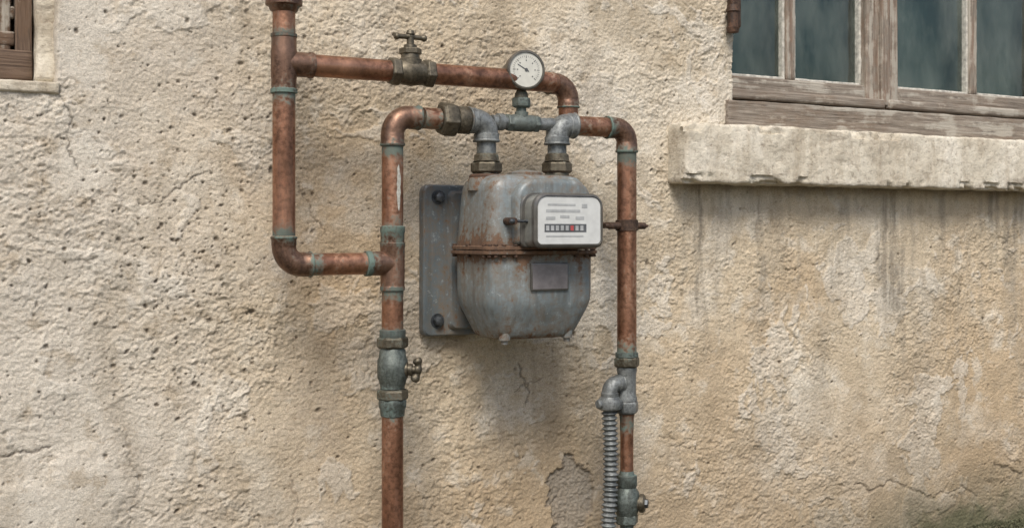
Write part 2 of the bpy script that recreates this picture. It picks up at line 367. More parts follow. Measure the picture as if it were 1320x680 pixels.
dc=Vector((xC,YP,Z(808,647,YP))); dd=Vector((.75,-.66,0)).normalized()
lathe('drain_plug',dc,dc+dd,[(0,.014,.2),(.024,.014,.2),(.025,.0175,.2),(.032,.0175,.2),(.035,.014,.1)],M_brs,pipe,28)
lathe('drain_plug_cap',dc+dd*.034,dc+dd,[(0,.009,.0),(.006,.0085,0),(.007,.006,0)],M_bolt,pipe,6)
xH=X(786,YP); zH=Z(790,494,YP)
elbow('hose_elbow',(xH,YP,zH),RT,DN,.016,.0145,M_galv,pipe,.012,.0165,.1)
vl('hose_collar',786,YP,[(510,.016,.2),(513,.019,.2),(516,.0245,.2),(520,.0255,.1),(526,.0225,.1),(528,.018,.1)],M_galv,pipe)
lathe('hose_collar_lug',(xH,YP,Z(786,519,YP)),(xH-1,YP-.15,Z(786,519,YP)),[(0,.007,0),(.022,.007,0),(.025,.0085,0),(.029,.0085,0),(.031,.006,0)],M_galv,pipe,16)

hose=empty('flexible_hose')
pts=[];rad=[];n=520
zt=Z(784,524,YP)
for i in range(n):
    t=i/(n-1); z=zt-(zt-.01)*t
    pts.append((xH-.002-.010*math.sin(t*2.2)*t+.004*math.sin(t*5),YP-.01*t,z))
    rad.append(.0128+.0022*math.sin(i*2*math.pi/13))
o=sweep('hose_sleeve',pts,rad,M_galv,hose,[.1]*n,24,80)

# ------------------------------------------------------------ pressure gauge
gauge=empty('pressure_gauge')
zG=Z(674,92,YP)
lathe('gauge_stem',(xG,YP,zM),(xG,YP,zM+1),[(0,.012,.6),(.020,.012,.8),(.021,.009,.8),(.028,.009,.9),(.029,.0075,.9),(.06,.0075,.8),(.075,.008,.5)],M_teal,gauge,24)
hexnut('gauge_nut',(xG,YP,zM+.037),UP,.018,.0175,M_teal,gauge,.6)
lathe('gauge_neck',(xG,YP,zM+.046),(xG,YP,zM+1),[(0,.0125,.6),(.008,.0115,.6),(.014,.008,.4)],M_brs,gauge,24)
ax=Vector((-.16,-1,0)).normalized(); gc=Vector((xG+.004,YP+.012,zG)); GR=.0345
lathe('gauge_case',gc,gc+ax,[(-.0,.018,.1),(.0005,.028,.1),(.004,.0325,.0),(.026,.0335,0),(.027,GR+.0015,0),(.033,GR+.0015,0),(.0355,GR-.0005,0),(.0357,GR-.003,0),(.0330,GR-.0035,0)],M_rim,gauge,64)
fc=gc+ax*.0334
sx=Vector((-ax.y,ax.x,0)); sx=-sx if sx.x<0 else sx
def disc(name,c,r,mat,parent,seg=64):
    vs=[c+sx*(r*math.cos(2*math.pi*k/seg))+UP*(r*math.sin(2*math.pi*k/seg)) for k in range(seg)]
    return mkobj(name,vs,[tuple(range(seg))],mat,parent,smooth=False)
disc('gauge_dial',fc,GR-.0036,M_face,gauge)
vs=[];fs=[]
def bar2(a0,r0,r1,w,off=.0004):
    d=sx*math.cos(a0)+UP*math.sin(a0); q=sx*(-math.sin(a0))+UP*math.cos(a0); b=len(vs); o=fc+ax*off
    vs.extend([o+d*r0-q*w,o+d*r1-q*w,o+d*r1+q*w,o+d*r0+q*w]); fs.append((b,b+1,b+2,b+3))
for i in range(31):
    a=math.radians(225-270*i/30); bar2(a,.0225 if i%5 else .0205,.0255,.00035 if i%5 else .0006)
for i in range(7):
    a=math.radians(225-45*i); bar2(a,.0155,.0180,.0010)
mkobj('gauge_ticks',vs,fs,M_dark,gauge,smooth=False)
vs=[];fs=[]; bar2(math.radians(150),-.006,.019,.0008,.0008); mkobj('gauge_needle',vs,fs,M_dark,gauge,smooth=False)
disc('gauge_needle_hub',fc+ax*.0012,.003,M_dark,gauge,20)

# ------------------------------------------------------------ gas meter
meter=empty('gas_meter')
mx,my=(xM1+xM2)/2,YP-.005
NS=160
def sring(a,b,n,z,cx=mx,cy=my,seg=NS):
    out=[]
    for k in range(seg):
        t=2*math.pi*k/seg; c=math.cos(t); s=math.sin(t)
        out.append(Vector((cx+a*math.copysign(abs(c)**(2/n),c),cy+b*math.copysign(abs(s)**(2/n),s),z)))
    return out
def loft(name,secs,mat,parent,angle=40):
    vs=[];w=[];fs=[]
    ss=[]
    for p,q in zip(secs[:-1],secs[1:]):
        k=max(1,int(abs(p[0]-q[0])/.006))
        for i in range(k):
            t=i/k; ss.append(tuple(p[j]*(1-t)+q[j]*t for j in range(5)))
    ss.append(secs[-1])
    for z,a,b,n,ww in ss:
        r=sring(a,b,n,z)
        vs+=r; w+=[ww]*len(r)
    for i in range(len(ss)-1):
        for k in range(NS):
            k2=(k+1)%NS; fs.append((i*NS+k,(i+1)*NS+k,(i+1)*NS+k2,i*NS+k2))
    fs.append(tuple(range(NS))); fs.append(tuple((len(ss)-1)*NS+k for k in range(NS-1,-1,-1)))
    for v in vs:
        d=.0016*mnoise.noise(v*16)+.0004*mnoise.noise(v*60); v.x+=d; v.y+=d*.7
    return mkobj(name,vs,fs,mat,parent,angle,w)
zs=.690
NE=6.5
loft('lower_body',[(zs-.006,.1085,.0815,NE,.9),(.676,.107,.080,NE,.55),(.662,.107,.080,NE,.2),(.612,.1068,.0798,NE,-.05),(.600,.1058,.079,NE,-.05),(.590,.1035,.0765,6.2,-.05),(.578,.0990,.0725,6,0),(.564,.0930,.067,5.8,.1),(.551,.0872,.0620,5.6,.25),(.542,.0830,.058,5.4,.4),(.5360,.0785,.0535,5.2,.6),(.533,.070,.045,5,.8)],M_paint,meter)
loft('upper_body',[(.8235,.064,.042,4.6,.5),(.8222,.078,.054,5,.45),(.8185,.0885,.063,5.3,.3),(.811,.0955,.0695,5.6,.2),(.800,.0992,.073,5.9,.1),(.780,.1015,.0755,6.2,.05),(.745,.1038,.0775,NE,.05),(.715,.1055,.079,NE,.35),(zs+.006,.108,.081,NE,.95)],M_paint,meter)
loft('seam_flange_lower',[(zs-.001,.1145,.0862,NE,.9),(zs-.0015,.1165,.0882,NE,.95),(zs-.0065,.1165,.0882,NE,.95),(zs-.0085,.114,.0857,NE,.9),(zs-.0087,.107,.080,NE,.9)],M_paint,meter)
loft('seam_flange_upper',[(zs+.0075,.107,.080,NE,.85),(zs+.0073,.1135,.0852,NE,.85),(zs+.0060,.1155,.0872,NE,1.05),(zs+.0010,.1155,.0872,NE,1.1),(zs+.0006,.1135,.0852,NE,1.1)],M_paint,meter)
for i,t in enumerate([200,216,232,248,262,278,292,308,324,340,0,160,180]):
    c=math.cos(math.radians(t)); s=math.sin(math.radians(t)); n=NE
    bx=mx+.1120*math.copysign(abs(c)**(2/n),c); by=my+.0838*math.copysign(abs(s)**(2/n),s)
    lathe('seam_bolt_%d'%i,(bx,by,zs-.013),(bx,by,1),[(0,.0032,.5),(.001,.0042,.5),(.004,.0045,.5),(.0045,.003,.5),(.0205,.003,.5),(.021,.0042,.5),(.0235,.004,.5)],M_iron,meter,10)
for i,(dx) in enumerate((-.088,.088)):
    lathe('foot_stud_%d'%i,(mx+dx*.72,my-.046,.546),(mx+dx*.72,my-.046,0),[(0,.011,.3),(.014,.010,.2),(.015,.0065,.3),(.021,.006,.3)],M_paint,meter,16)
lathe('top_cap',(mx,my-.005,.818),(mx,my-.005,1),[(0,.032,.4),(.010,.032,.5),(.011,.029,.4),(.015,.012,.3)],M_paint,meter,30)
for nm,xx in(('a',xM1),('b',xM2)):
    lathe('port_boss_'+nm,(xx,YP,.795),(xx,YP,1),[(0,.034,.4),(.020,.033,.5),(.025,.030,.8),(.028,.0285,.9)],M_paint,meter,36)
    lathe('port_rust_collar_'+nm,(xx,YP,.815),(xx,YP,1),[(0,.031,.8),(.006,.031,.8),(.0095,.028,.8)],M_iron,meter,36)

def rrect(w,h,r,seg=8,rt=None):
    rt=rt or r; out=[]
    for cx,cz,rr,a0 in((w/2-rt,h/2-rt,rt,0),(-w/2+rt,h/2-rt,rt,90),(-w/2+r,-h/2+r,r,180),(w/2-r,-h/2+r,r,270)):
        for i in range(seg+1):
            a=math.radians(a0+90*i/seg); out.append((cx+rr*math.cos(a),cz+rr*math.sin(a)))
    return out
def slab(name,cx,cz,layers,mat,parent,seg=8,angle=35,wear=0,tilt=0):
    vs=[];fs=[];m=4*(seg+1)
    for (y,w,h,r,rt) in layers:
        for dx,dz in rrect(w,h,r,seg,rt): vs.append(Vector((cx+dx,y+tilt*dz,cz+dz)))
    for i in range(len(layers)-1):
        for k in range(m):
            k2=(k+1)%m; fs.append((i*m+k,i*m+k2,(i+1)*m+k2,(i+1)*m+k))
    fs.append(tuple(range(m-1,-1,-1))); fs.append(tuple((len(layers)-1)*m+k for k in range(m)))
    return mkobj(name,vs,fs,mat,parent,angle,[wear]*len(vs))
slab('front_bulge',mx+.012,(.699+.815)/2,[(-.170,.156,.116,.008,.040),(-.216,.156,.116,.008,.040),(-.2235,.152,.112,.008,.038),(-.2280,.144,.104,.008,.034),(-.2290,.136,.096,.008,.03)],M_paint,meter,12,50,.16)
# index housing
Yf=-.268
bx0,bx1=X(690,Yf),X(777,Yf); bz1,bz0=Z(730,250,Yf),Z(730,318,Yf)
bw,bh=bx1-bx0,bz1-bz0; bcx,bcz=(bx0+bx1)/2,(bz0+bz1)/2
slab('index_back',bcx-.003,bcz+.001,[(-.200,bw+.010,bh+.004,.012,.025),(-.2305,bw+.010,bh+.004,.012,.025),(-.2325,bw+.006,bh+.002,.011,.024)],M_bezel,meter,wear=.3)
slab('index_cover',bcx,bcz,[(-.2327,bw+.002,bh+.001,.012,.024),(-.250,bw-.001,bh,.012,.023),(-.2575,bw-.002,bh-.001,.012,.023)],M_cover,meter)
slab('index_bezel',bcx,bcz,[(-.2576,bw,bh,.013,.023),(-.258,bw+.003,bh+.003,.013,.024),(-.266,bw+.003,bh+.003,.013,.024),(-.2695,bw-.003,bh-.003,.011,.021),(-.2700,bw-.007,bh-.007,.009,.019),(-.2672,bw-.009,bh-.009,.008,.018)],M_bezel,meter)
slab('index_card',bcx,bcz,[(-.2674,bw-.0095,bh-.0095,.008,.017),(-.2682,bw-.010,bh-.010,.008,.017)],M_white,meter)
def flat(name,x0,x1,z0,z1,y,mat): 
    return mkobj(name,[(x0,y,z0),(x1,y,z0),(x1,y,z1),(x0,y,z1)],[(0,1,2,3)],mat,meter,smooth=False)
def fpx(name,px0,px1,py0,py1,y,mat):
    zc0=Z((px0+px1)/2,py1,y); zc1=Z((px0+px1)/2,py0,y)
    return flat(name,X(px0,y),X(px1,y),zc0,zc1,y,mat)
yy=-.2686
fpx('counter_window',702,756,288.5,299,yy,M_dark)
for i in range(8):
    a=704+i*6.3; fpx('digit_%d'%i,a,a+4,290.5,297,yy-.0005,M_red if i in(5,) else M_greyp)
fpx('print_line_1',706,742,262.5,265,yy,M_greyp); fpx('print_line_2',704,748,270,273.5,yy,M_greyp)
fpx('print_line_3',704,716,279,283,yy,M_greyp); fpx('print_line_4',722,734,277.5,281,yy,M_greyp)
fpx('print_line_5',742,753,279,283,yy,M_greyp); fpx('print_line_6',704,752,303.5,305,yy,M_greyp)
fpx('print_dots',750,757,263,268,yy,M_greyp)
zc=Z(680,285,-.240)
lathe('clasp_rod',(bx0-.034,-.240,zc),(1,-.240,zc),[(0,.0025,.2),(.003,.0048,.2),(.008,.0048,.2),(.009,.0026,.2),(.030,.0026,.2),(.036,.0045,.2),(.040,.0045,.2)],M_bolt,meter,12)
lathe('clasp_lug',(bx0-.025,-.205,zc),(bx0-.025,-1,zc),[(0,.007,.4),(.036,.006,.6),(.038,.005,.6)],M_iron,meter,14)
Yl=-.2192
lx0,lx1=X(685,Yl),X(733,Yl); lz0,lz1=Z(709,374,Yl),Z(709,338.5,Yl)
slab('name_plate_frame',(lx0+lx1)/2,(lz0+lz1)/2,[(-.205,lx1-lx0,lz1-lz0,.002,.002),(Yl+.0004,lx1-lx0,lz1-lz0,.002,.002),(Yl,lx1-lx0-.001,lz1-lz0-.001,.002,.002)],M_bezel,meter)
slab('name_plate',(lx0+lx1)/2,(lz0+lz1)/2,[(Yl,lx1-lx0-.005,lz1-lz0-.005,.001,.001),(Yl-.0006,lx1-lx0-.005,lz1-lz0-.005,.001,.001)],M_label,meter)
pz0,pz1=Z(560,433,-.02),Z(560,238,-.02); px0=X(545,-.02); pw=.262
slab('mounting_plate',px0+pw/2,(pz0+pz1)/2,[(-.004,pw,pz1-pz0,.014,.014),(-.021,pw,pz1-pz0,.014,.014),(-.0245,pw-.006,pz1-pz0-.006,.012,.012)],M_plate,meter,wear=.15)
slab('plate_rib',px0+pw/2+.010,(pz0+pz1)/2,[(-.024,pw-.075,pz1-pz0-.02,.012,.012),(-.034,pw-.085,pz1-pz0-.03,.012,.012)],M_plate,meter,wear=.15)
slab('bracket_block',mx,.67,[(-.03,.16,.19,.01,.01),(-.075,.16,.19,.01,.01)],M_plate,meter,wear=.2)
for i,(a,b_) in enumerate(((565,254),(564,413))):
    for j,xx in enumerate((X(a,-.025),px0+pw-(X(a,-.025)-px0))):
        c=Vector((xx,-.0245,Z(a,b_,-.025)))
        lathe('plate_washer_%d%d'%(i,j),c,c+Vector((0,-1,0)),[(0,.0135,.4),(.002,.013,.4)],M_bolt,meter,28)
        lathe('plate_bolt_%d%d'%(i,j),c+Vector((0,-.002,0)),c+Vector((0,-1,0)),[(0,.0100,.2),(.006,.0100,.2),(.009,.0085,.1),(.0105,.004,.1)],M_bolt,meter,6,25,.3)

# ------------------------------------------------------------ WALL
def axis_grid(lo,a,b,hi,step):
    mid=np.arange(a,b,step); left=[];right=[]
    s=step;x=a
    while x>lo: s*=1.12; x-=s; left.append(x)
    s=step;x=mid[-1]
    while x<hi: s*=1.12; x+=s; right.append(x)
    return np.array(left[::-1]+list(mid)+right)
gxs=axis_grid(-5,.06,2.66,9,.0020); gzs=axis_grid(-.12,-.02,1.34,5.5,.0020)
NX,NZ=len(gxs),len(gzs)
XX,ZZ=np.meshgrid(gxs,gzs)
wx=XX+.05*fbm(XX,ZZ,6,3,1); wz=ZZ+.05*fbm(XX,ZZ,6,3,2)
big=fbm(XX,ZZ,1.3,3,3); med=fbm(XX,ZZ,7,4,4)
qx=XX+.006*fbm(XX,ZZ,40,2,13); qz=ZZ+.006*fbm(XX,ZZ,40,2,14)
g1=fbm(qx,qz*1.25,48,5,5,.64); g2=fbm(XX,ZZ*1.2,140,3,6,.7); g3=fbm(XX,ZZ,240,1,7)
msk=fbm(XX,ZZ,3.0,5,8,.55)
smooth=sstep(-.2,.30,msk)
coat=sstep(-.02,.015,fbm(wx,wz,4.5,6,9,.6)-.24)
rough=1-.72*smooth
hgt=.010*big+.0042*med+rough*(.0018*g1+.0012*g2)+.0006*g3+.0007*g2
led=fbm(qx,qz*1.8,24,5,15,.62)
hgt+=rough*.0011*sstep(.14,.26,led)+rough*.0010*sstep(.40,.48,led)
hgt-=rough*.0015*sstep(.32,.44,fbm(qx,qz*1.4,56,4,16,.6))
hgt=hgt+coat*.0017
def ix(x): return int(np.clip(np.searchsorted(gxs,x),0,NX-1))
def iz(z): return int(np.clip(np.searchsorted(gzs,z),0,NZ-1))
patchm=np.zeros_like(XX); brk=np.zeros_like(XX)
def patch(px,py,rx,ry,arr,edge=.12,seed=0,rot=0,amp=.35):
    x,z=X(px),Z(px,py); t=T(px,0)
    ax_=rx*t/.883; az=ry*t
    d=np.sqrt(((XX-x)/ax_)**2+((ZZ-z)/az)**2)+amp*fbm(XX,ZZ,16,5,20+seed,.6)
    np.maximum(arr,1-sstep(1-edge,1+edge,d),out=arr)
patch(105,45,32,70,patchm,.15,1); patch(110,640,45,60,patchm,.3,2); patch(25,660,50,40,patchm,.3,3)
patch(736,642,30,48,brk,.07,4,0,.55)
patch(105,200,30,50,patchm,.6,5)
hgt=hgt*(1-.6*patchm)+patchm*.0025
hgt=hgt-brk*.0062*(1+.3*g1)+brk*.0016*g2
pit=np.zeros_like(XX)
def stamp(x,z,r,depth,e=1.0,a=0.0):
    i0,i1=ix(x-r*2.2),ix(x+r*2.2)+1; j0,j1=iz(z-r*2.2),iz(z+r*2.2)+1
    if i1-i0<2 or j1-j0<2: return
    dx=XX[j0:j1,i0:i1]-x; dz=ZZ[j0:j1,i0:i1]-z
    u=dx*math.cos(a)+dz*math.sin(a); v=(-dx*math.sin(a)+dz*math.cos(a))*e
    d=np.sqrt(u*u+v*v)/r
    d=d+.35*g2[j0:j1,i0:i1]
    k=1-sstep(.6,1.15,d)
    np.maximum(pit[j0:j1,i0:i1],k*depth,out=pit[j0:j1,i0:i1])
for i in range(2600):
    x=rng.uniform(.1,2.6); z=rng.uniform(0,1.33)
    if x>1.2 and rng.rand()<.45: continue
    r=.0014+.0032*rng.rand()**4+(.004 if rng.rand()<.02 else 0)
    stamp(x,z,r,.4+.6*rng.rand(),1+rng.rand(),rng.rand()*3)
for i in range(430):
    px=rng.normal(240,95); py=rng.normal(330,140)
    stamp(X(px),Z(px,py),.0016+.0044*rng.rand()**3.5,.5+.5*rng.rand(),1+rng.rand(),rng.rand()*3)
hgt-=pit*.0042
crack=np.zeros_like(XX)
cwx=XX+.012*fbm(XX,ZZ,22,5,31,.6); cwz=ZZ+.012*fbm(XX,ZZ,22,5,32,.6)
def crackline(pts,w=.0016,depth=1.0):
    P=[(X(a),Z(a,b)) for a,b in pts]
    for (x0,z0),(x1,z1) in zip(P[:-1],P[1:]):
        i0,i1=ix(min(x0,x1)-.03),ix(max(x0,x1)+.03)+1; j0,j1=iz(min(z0,z1)-.03),iz(max(z0,z1)+.03)+1
        a=cwx[j0:j1,i0:i1]; b=cwz[j0:j1,i0:i1]; dx,dz=x1-x0,z1-z0; L=dx*dx+dz*dz
        t=np.clip(((a-x0)*dx+(b-z0)*dz)/L,0,1)
        d=np.hypot(a-x0-t*dx,b-z0-t*dz)
        k=(1-sstep(w*.4,w*1.7,d))*depth*(.75+.5*g2[j0:j1,i0:i1])
        np.maximum(crack[j0:j1,i0:i1],k,out=crack[j0:j1,i0:i1])
crackline([(75,112),(88,150),(84,180),(100,215)],.0012,.8)
crackline([(180,262),(200,258),(228,245),(258,225)],.0013,.8)
crackline([(258,225),(285,215)],.0011,.6)
crackline([(60,180),(110,170),(130,182)],.0011,.5)
crackline([(0,592),(25,585),(62,574)],.0020,1)
crackline([(668,470),(678,490),(682,500),(680,520)],.0018,.9)
crackline([(678,492),(664,505)],.0014,.8); crackline([(682,495),(700,486)],.0014,.8)
crackline([(1100,622),(1120,632),(1150,620),(1175,632),(1206,640)],.0026,1)
crackline([(1282,598),(1300,603),(1320,612)],.0034,1)
crackline([(1206,640),(1240,628),(1262,640)],.0020,.9)
crackline([(850,560),(880,575),(930,590),(985,588)],.0014,.5)
crackline([(1010,420),(1060,470),(1075,520)],.0013,.4)
crackline([(380,230),(398,270),(420,300)],.0013,.7)
crackline([(440,30),(470,40),(500,20)],.0012,.6)
crackline([(830,300),(850,320),(842,350),(865,390)],.0012,.4)
crackline([(160,560),(175,610),(170,680)],.0014,.5)
crackline([(370,600),(385,640),(378,680)],.0013,.6)
rim=np.clip(brk*(1-brk)*4,0,1)
hgt-=crack*.0035
# ---- albedo
def C(*c): return np.array(c,dtype=np.float32)
def mixa(A,col,f): return A*(1-f[...,None])+col*f[...,None]
A=np.zeros(XX.shape+(3,),np.float32)+C(.615,.515,.375)
tone=fbm(XX,ZZ,1.7,5,40,.55); tone2=fbm(XX,ZZ,5,5,41,.6); tone3=fbm(XX,ZZ,16,5,42,.65)
A=mixa(A,C(.74,.665,.54),sstep(.0,.5,tone)*.8)
A=mixa(A,C(.55,.415,.265),sstep(.05,.55,-tone)*.7)
A=mixa(A,C(.72,.655,.545),sstep(.1,.5,tone2)*.6)
A=mixa(A,C(.47,.395,.29),sstep(.12,.55,-tone2)*.55)
leftf=1-sstep(.25,.75,XX+.25*tone2)
A=mixa(A,C(.66,.605,.525),leftf*.65)
A=mixa(A,C(.54,.385,.225),sstep(.55,.05,ZZ+.2*tone2)*sstep(.3,.9,XX)*.5)
A=mixa(A,C(.72,.665,.57),coat*.55)
A=mixa(A,C(.72,.665,.57),patchm*.6)
A=mixa(A,C(.78,.725,.62),sstep(.15,.6,tone3)*.45)
A=mixa(A,C(.40,.315,.21),sstep(.15,.6,-tone3)*.5)
A=mixa(A,C(.33,.305,.265),brk*.85)
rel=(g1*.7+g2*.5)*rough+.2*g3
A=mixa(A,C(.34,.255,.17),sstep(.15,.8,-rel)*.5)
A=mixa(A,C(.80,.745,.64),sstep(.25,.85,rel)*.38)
A=mixa(A,C(.115,.09,.065),np.clip(pit,0,1)*.85)
A=mixa(A,C(.07,.055,.045),np.clip(crack,0,1)*.88)
A=mixa(A,C(.17,.14,.11),rim*.65)
st=fbm(XX+.01*tone2,ZZ*.07,30,5,50,.65); st2=fbm(XX,ZZ*.1,11,3,51); st3=fbm(XX+.03*tone2,ZZ*.22,7,5,52,.6)
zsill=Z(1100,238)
und=sstep(zsill+.01,zsill-.02,ZZ)*sstep(zsill-.50,zsill-.02,ZZ+.22*st2)*sstep(X(872),X(900),XX)
def xband(px,w): 
    x=X(px); ww=w*T(px,0); return np.exp(-((XX-x-.02*fbm(XX,ZZ,5,4,55))/(ww*(1+.5*tone2)))**2)
band=np.clip(xband(905,20)+1.2*xband(1148,30)+.4*xband(1085,14)+.7*xband(1225,18)+.9*xband(1295,28)+.4*xband(990,28),0,1)
brk_n=.55+.6*sstep(-.4,.3,tone3)
A=mixa(A,C(.26,.225,.175),np.clip(und*(band*.85*sstep(-.4,.3,st)+.36*sstep(-.05,.55,st))*brk_n,0,.85))
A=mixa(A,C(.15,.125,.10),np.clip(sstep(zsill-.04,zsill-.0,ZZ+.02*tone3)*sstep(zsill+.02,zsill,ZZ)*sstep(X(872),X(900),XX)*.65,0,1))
# broad damp staining, then local stains and darker spots
A=mixa(A,C(.39,.325,.24),sstep(.10,.55,st3)*.45)
A=mixa(A,C(.33,.255,.17),sstep(.42,.06,ZZ+.18*st3+.06*tone3)*.5)
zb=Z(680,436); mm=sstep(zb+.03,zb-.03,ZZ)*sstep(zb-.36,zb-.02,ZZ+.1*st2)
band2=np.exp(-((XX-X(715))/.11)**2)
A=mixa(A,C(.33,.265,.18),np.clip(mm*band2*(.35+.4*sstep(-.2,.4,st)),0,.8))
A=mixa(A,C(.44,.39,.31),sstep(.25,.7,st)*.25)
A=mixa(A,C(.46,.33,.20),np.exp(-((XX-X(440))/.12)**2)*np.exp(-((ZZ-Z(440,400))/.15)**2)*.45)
def soft_spot(px,py,rx,rz): return np.exp(-((XX-X(px))/rx)**2-((ZZ-Z(px,py))/rz)**2)
A=mixa(A,C(.36,.29,.21),np.clip(soft_spot(640,170,.16,.07)+soft_spot(545,420,.06,.07)+soft_spot(455,190,.05,.1)+soft_spot(420,560,.05,.1)*.7,0,1)*.5*(.6+.6*sstep(-.3,.3,tone3)))  # soft-edged darker brown spots around the pipes and plate corner
zb_=sstep(.20,.01,ZZ+.08*tone2+.03*tone3)*sstep(1.6,2.2,XX)
A=mixa(A,C(.23,.20,.135),zb_*.8)
A=mixa(A,C(.095,.10,.052),sstep(.08,.01,ZZ+.08*fbm(XX,ZZ,12,5,60,.65))*sstep(1.9,2.25,XX)*.75)
def rect_sdf(x0,x1,z0,z1):
    dx=np.maximum(x0-XX,XX-x1); dz=np.maximum(z0-ZZ,ZZ-z1)
    return np.maximum(dx,dz)
zO=Z(948,160)
RX0,RX1,RZ0,RZ1=X(946),2.66,zO-.01,2.25
s1=rect_sdf(RX0,RX1,RZ0,RZ1)+.0025*fbm(XX,ZZ,18,3,70)
rec1=sstep(0,-.012,s1)*.16
LX1=X(74); LZ0=Z(74,111)
s2=rect_sdf(-.75,LX1,LZ0,2.25)+.003*fbm(XX,ZZ,18,3,71)
rec2=sstep(0,-.016,s2)*.19
ins=np.clip((rec1+rec2)*20,0,1)
hgt=hgt*(1-.7*ins)
bnd=sstep(.035,.0,s1)*sstep(-.02,.0,s1)
A=mixa(A,C(.70,.64,.53),bnd*.6*(XX<RX0+.02))
bnd2=sstep(.03,.0,s2); A=mixa(A,C(.62,.57,.49),bnd2*.45)
A=mixa(A,C(.48,.43,.36),ins*.5)
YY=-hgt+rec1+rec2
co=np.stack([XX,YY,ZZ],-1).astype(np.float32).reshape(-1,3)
idx=np.arange(NX*NZ).reshape(NZ,NX)
quads=np.stack([idx[:-1,:-1],idx[:-1,1:],idx[1:,1:],idx[1:,:-1]],-1).reshape(-1,4)
def bigmesh(name,co,quads,mat,alb=None):
    me=bpy.data.meshes.new(name); me.vertices.add(len(co)); me.vertices.foreach_set('co',co.ravel())
    nf=len(quads); me.loops.add(nf*4); me.loops.foreach_set('vertex_index',quads.astype(np.int32).ravel())
    me.polygons.add(nf); me.polygons.foreach_set('loop_start',np.arange(0,nf*4,4,dtype=np.int32))
    me.update(calc_edges=True); me.polygons.foreach_set('use_smooth',np.ones(nf,dtype=bool))
    if alb is not None:
        a=me.attributes.new('alb','FLOAT_COLOR','POINT'); c=np.ones((len(co),4),np.float32); c[:,:3]=alb.reshape(-1,3)
        a.data.foreach_set('color',c.ravel())
    me.materials.append(mat); o=bpy.data.objects.new(name,me); sc.collection.objects.link(o); return o
def albmat(name,bs=.0012,f=.3):
    m,nt,b=newmat(name); at=nt.nodes.new('ShaderNodeAttribute'); at.attribute_name='alb'
    v=coord(nt); n=noise(nt,v,420,4,.75); n2=noise(nt,v,130,4,.65)
    c=mixc(nt,1.0,at.outputs['Color'],ramp(nt,n,[(.3,1-f),(.7,1.0+f*.35)]),'MULTIPLY')
    c=mixc(nt,ramp(nt,n2,[(.30,.5),(.42,0.0)]),c,(.27,.20,.13))
    nt.links.new(c,b.inputs['Base Color']); b.inputs['Roughness'].default_value=.93; b.inputs['Specular IOR Level'].default_value=.25
    bump(nt,b,math_(nt,'ADD',n,n2),.9,bs); return m
M_wall=albmat('old_render_wall',.0018,.40)
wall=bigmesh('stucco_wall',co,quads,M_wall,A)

# ------------------------------------------------------------ bars / boards / sill
def rblock(name,axis,a0,a1,c,h,r,mat,parent=None,step=.01,amp=.001,freq=20,amp2=0,f2=60,angle=50,seg=4,chip=0):
    hu,hv=h; prof=[]
    for cu,cv,s in((1,1,0),(-1,1,90),(-1,-1,180),(1,-1,270)):
        for i in range(seg+1):
            a=math.radians(s+90*i/seg); prof.append((cu*(hu-r)+r*math.cos(a),cv*(hv-r)+r*math.sin(a)))
    P=[]
    for (p,q) in zip(prof,prof[1:]+prof[:1]):
        L=math.hypot(p[0]-q[0],p[1]-q[1]); k=max(1,int(L/step))
        for i in range(k): P.append((p[0]+(q[0]-p[0])*i/k,p[1]+(q[1]-p[1])*i/k))
    m=len(P); n=max(2,int((a1-a0)/step)); st=[(a0+(a1-a0)*i/n,1.0) for i in range(n+1)]
    e=r*.6; kc_=[0,.2,.4,.6,.8] if chip else [0,.35,.7]
    st=[(a0,k) for k in kc_]+[(a0,1-e/max(hu,hv)),(a0+e,1.0)]+[s for s in st if a0+e<s[0]<a1-e]+[(a1-e,1.0),(a1,1-e/max(hu,hv))]+[(a1,k) for k in reversed(kc_)]
    vs=[];fs=[]
    for a,k in st:
        for u,v_ in P:
            uu,vv=c[0]+u*k,c[1]+v_*k
            p=Vector((a,uu,vv)) if axis==0 else Vector((uu,vv,a))
            d=amp*mnoise.fractal(p*freq,1.0,2.0,4)
            if amp2: d+=amp2*mnoise.fractal(p*f2,1.0,2.0,3)
            if chip:
                cn=mnoise.fractal(p*20+Vector((3,1,7)),1.0,2.0,3)
                if abs(u)>hu-.016 and abs(v_)>hv-.016 and cn>.12 and k>.9: d-=chip*min(1,(cn-.12)*4)
            nn=Vector((u,v_)); 
            nn=nn.normalized() if nn.length>1e-6 else nn
            kk=k*k*k
            su=nn.x*d*kk; sv=nn.y*d*kk
            if axis==0: p+=Vector((d*.4,su,sv))
            else: p+=Vector((su,sv,d*.4))
            vs.append(p)
    for i in range(len(st)-1):
        for k in range(m):
            k2=(k+1)%m; fs.append((i*m+k,(i+1)*m+k,(i+1)*m+k2,i*m+k2))
    return mkobj(name,vs,fs,mat,parent,angle)

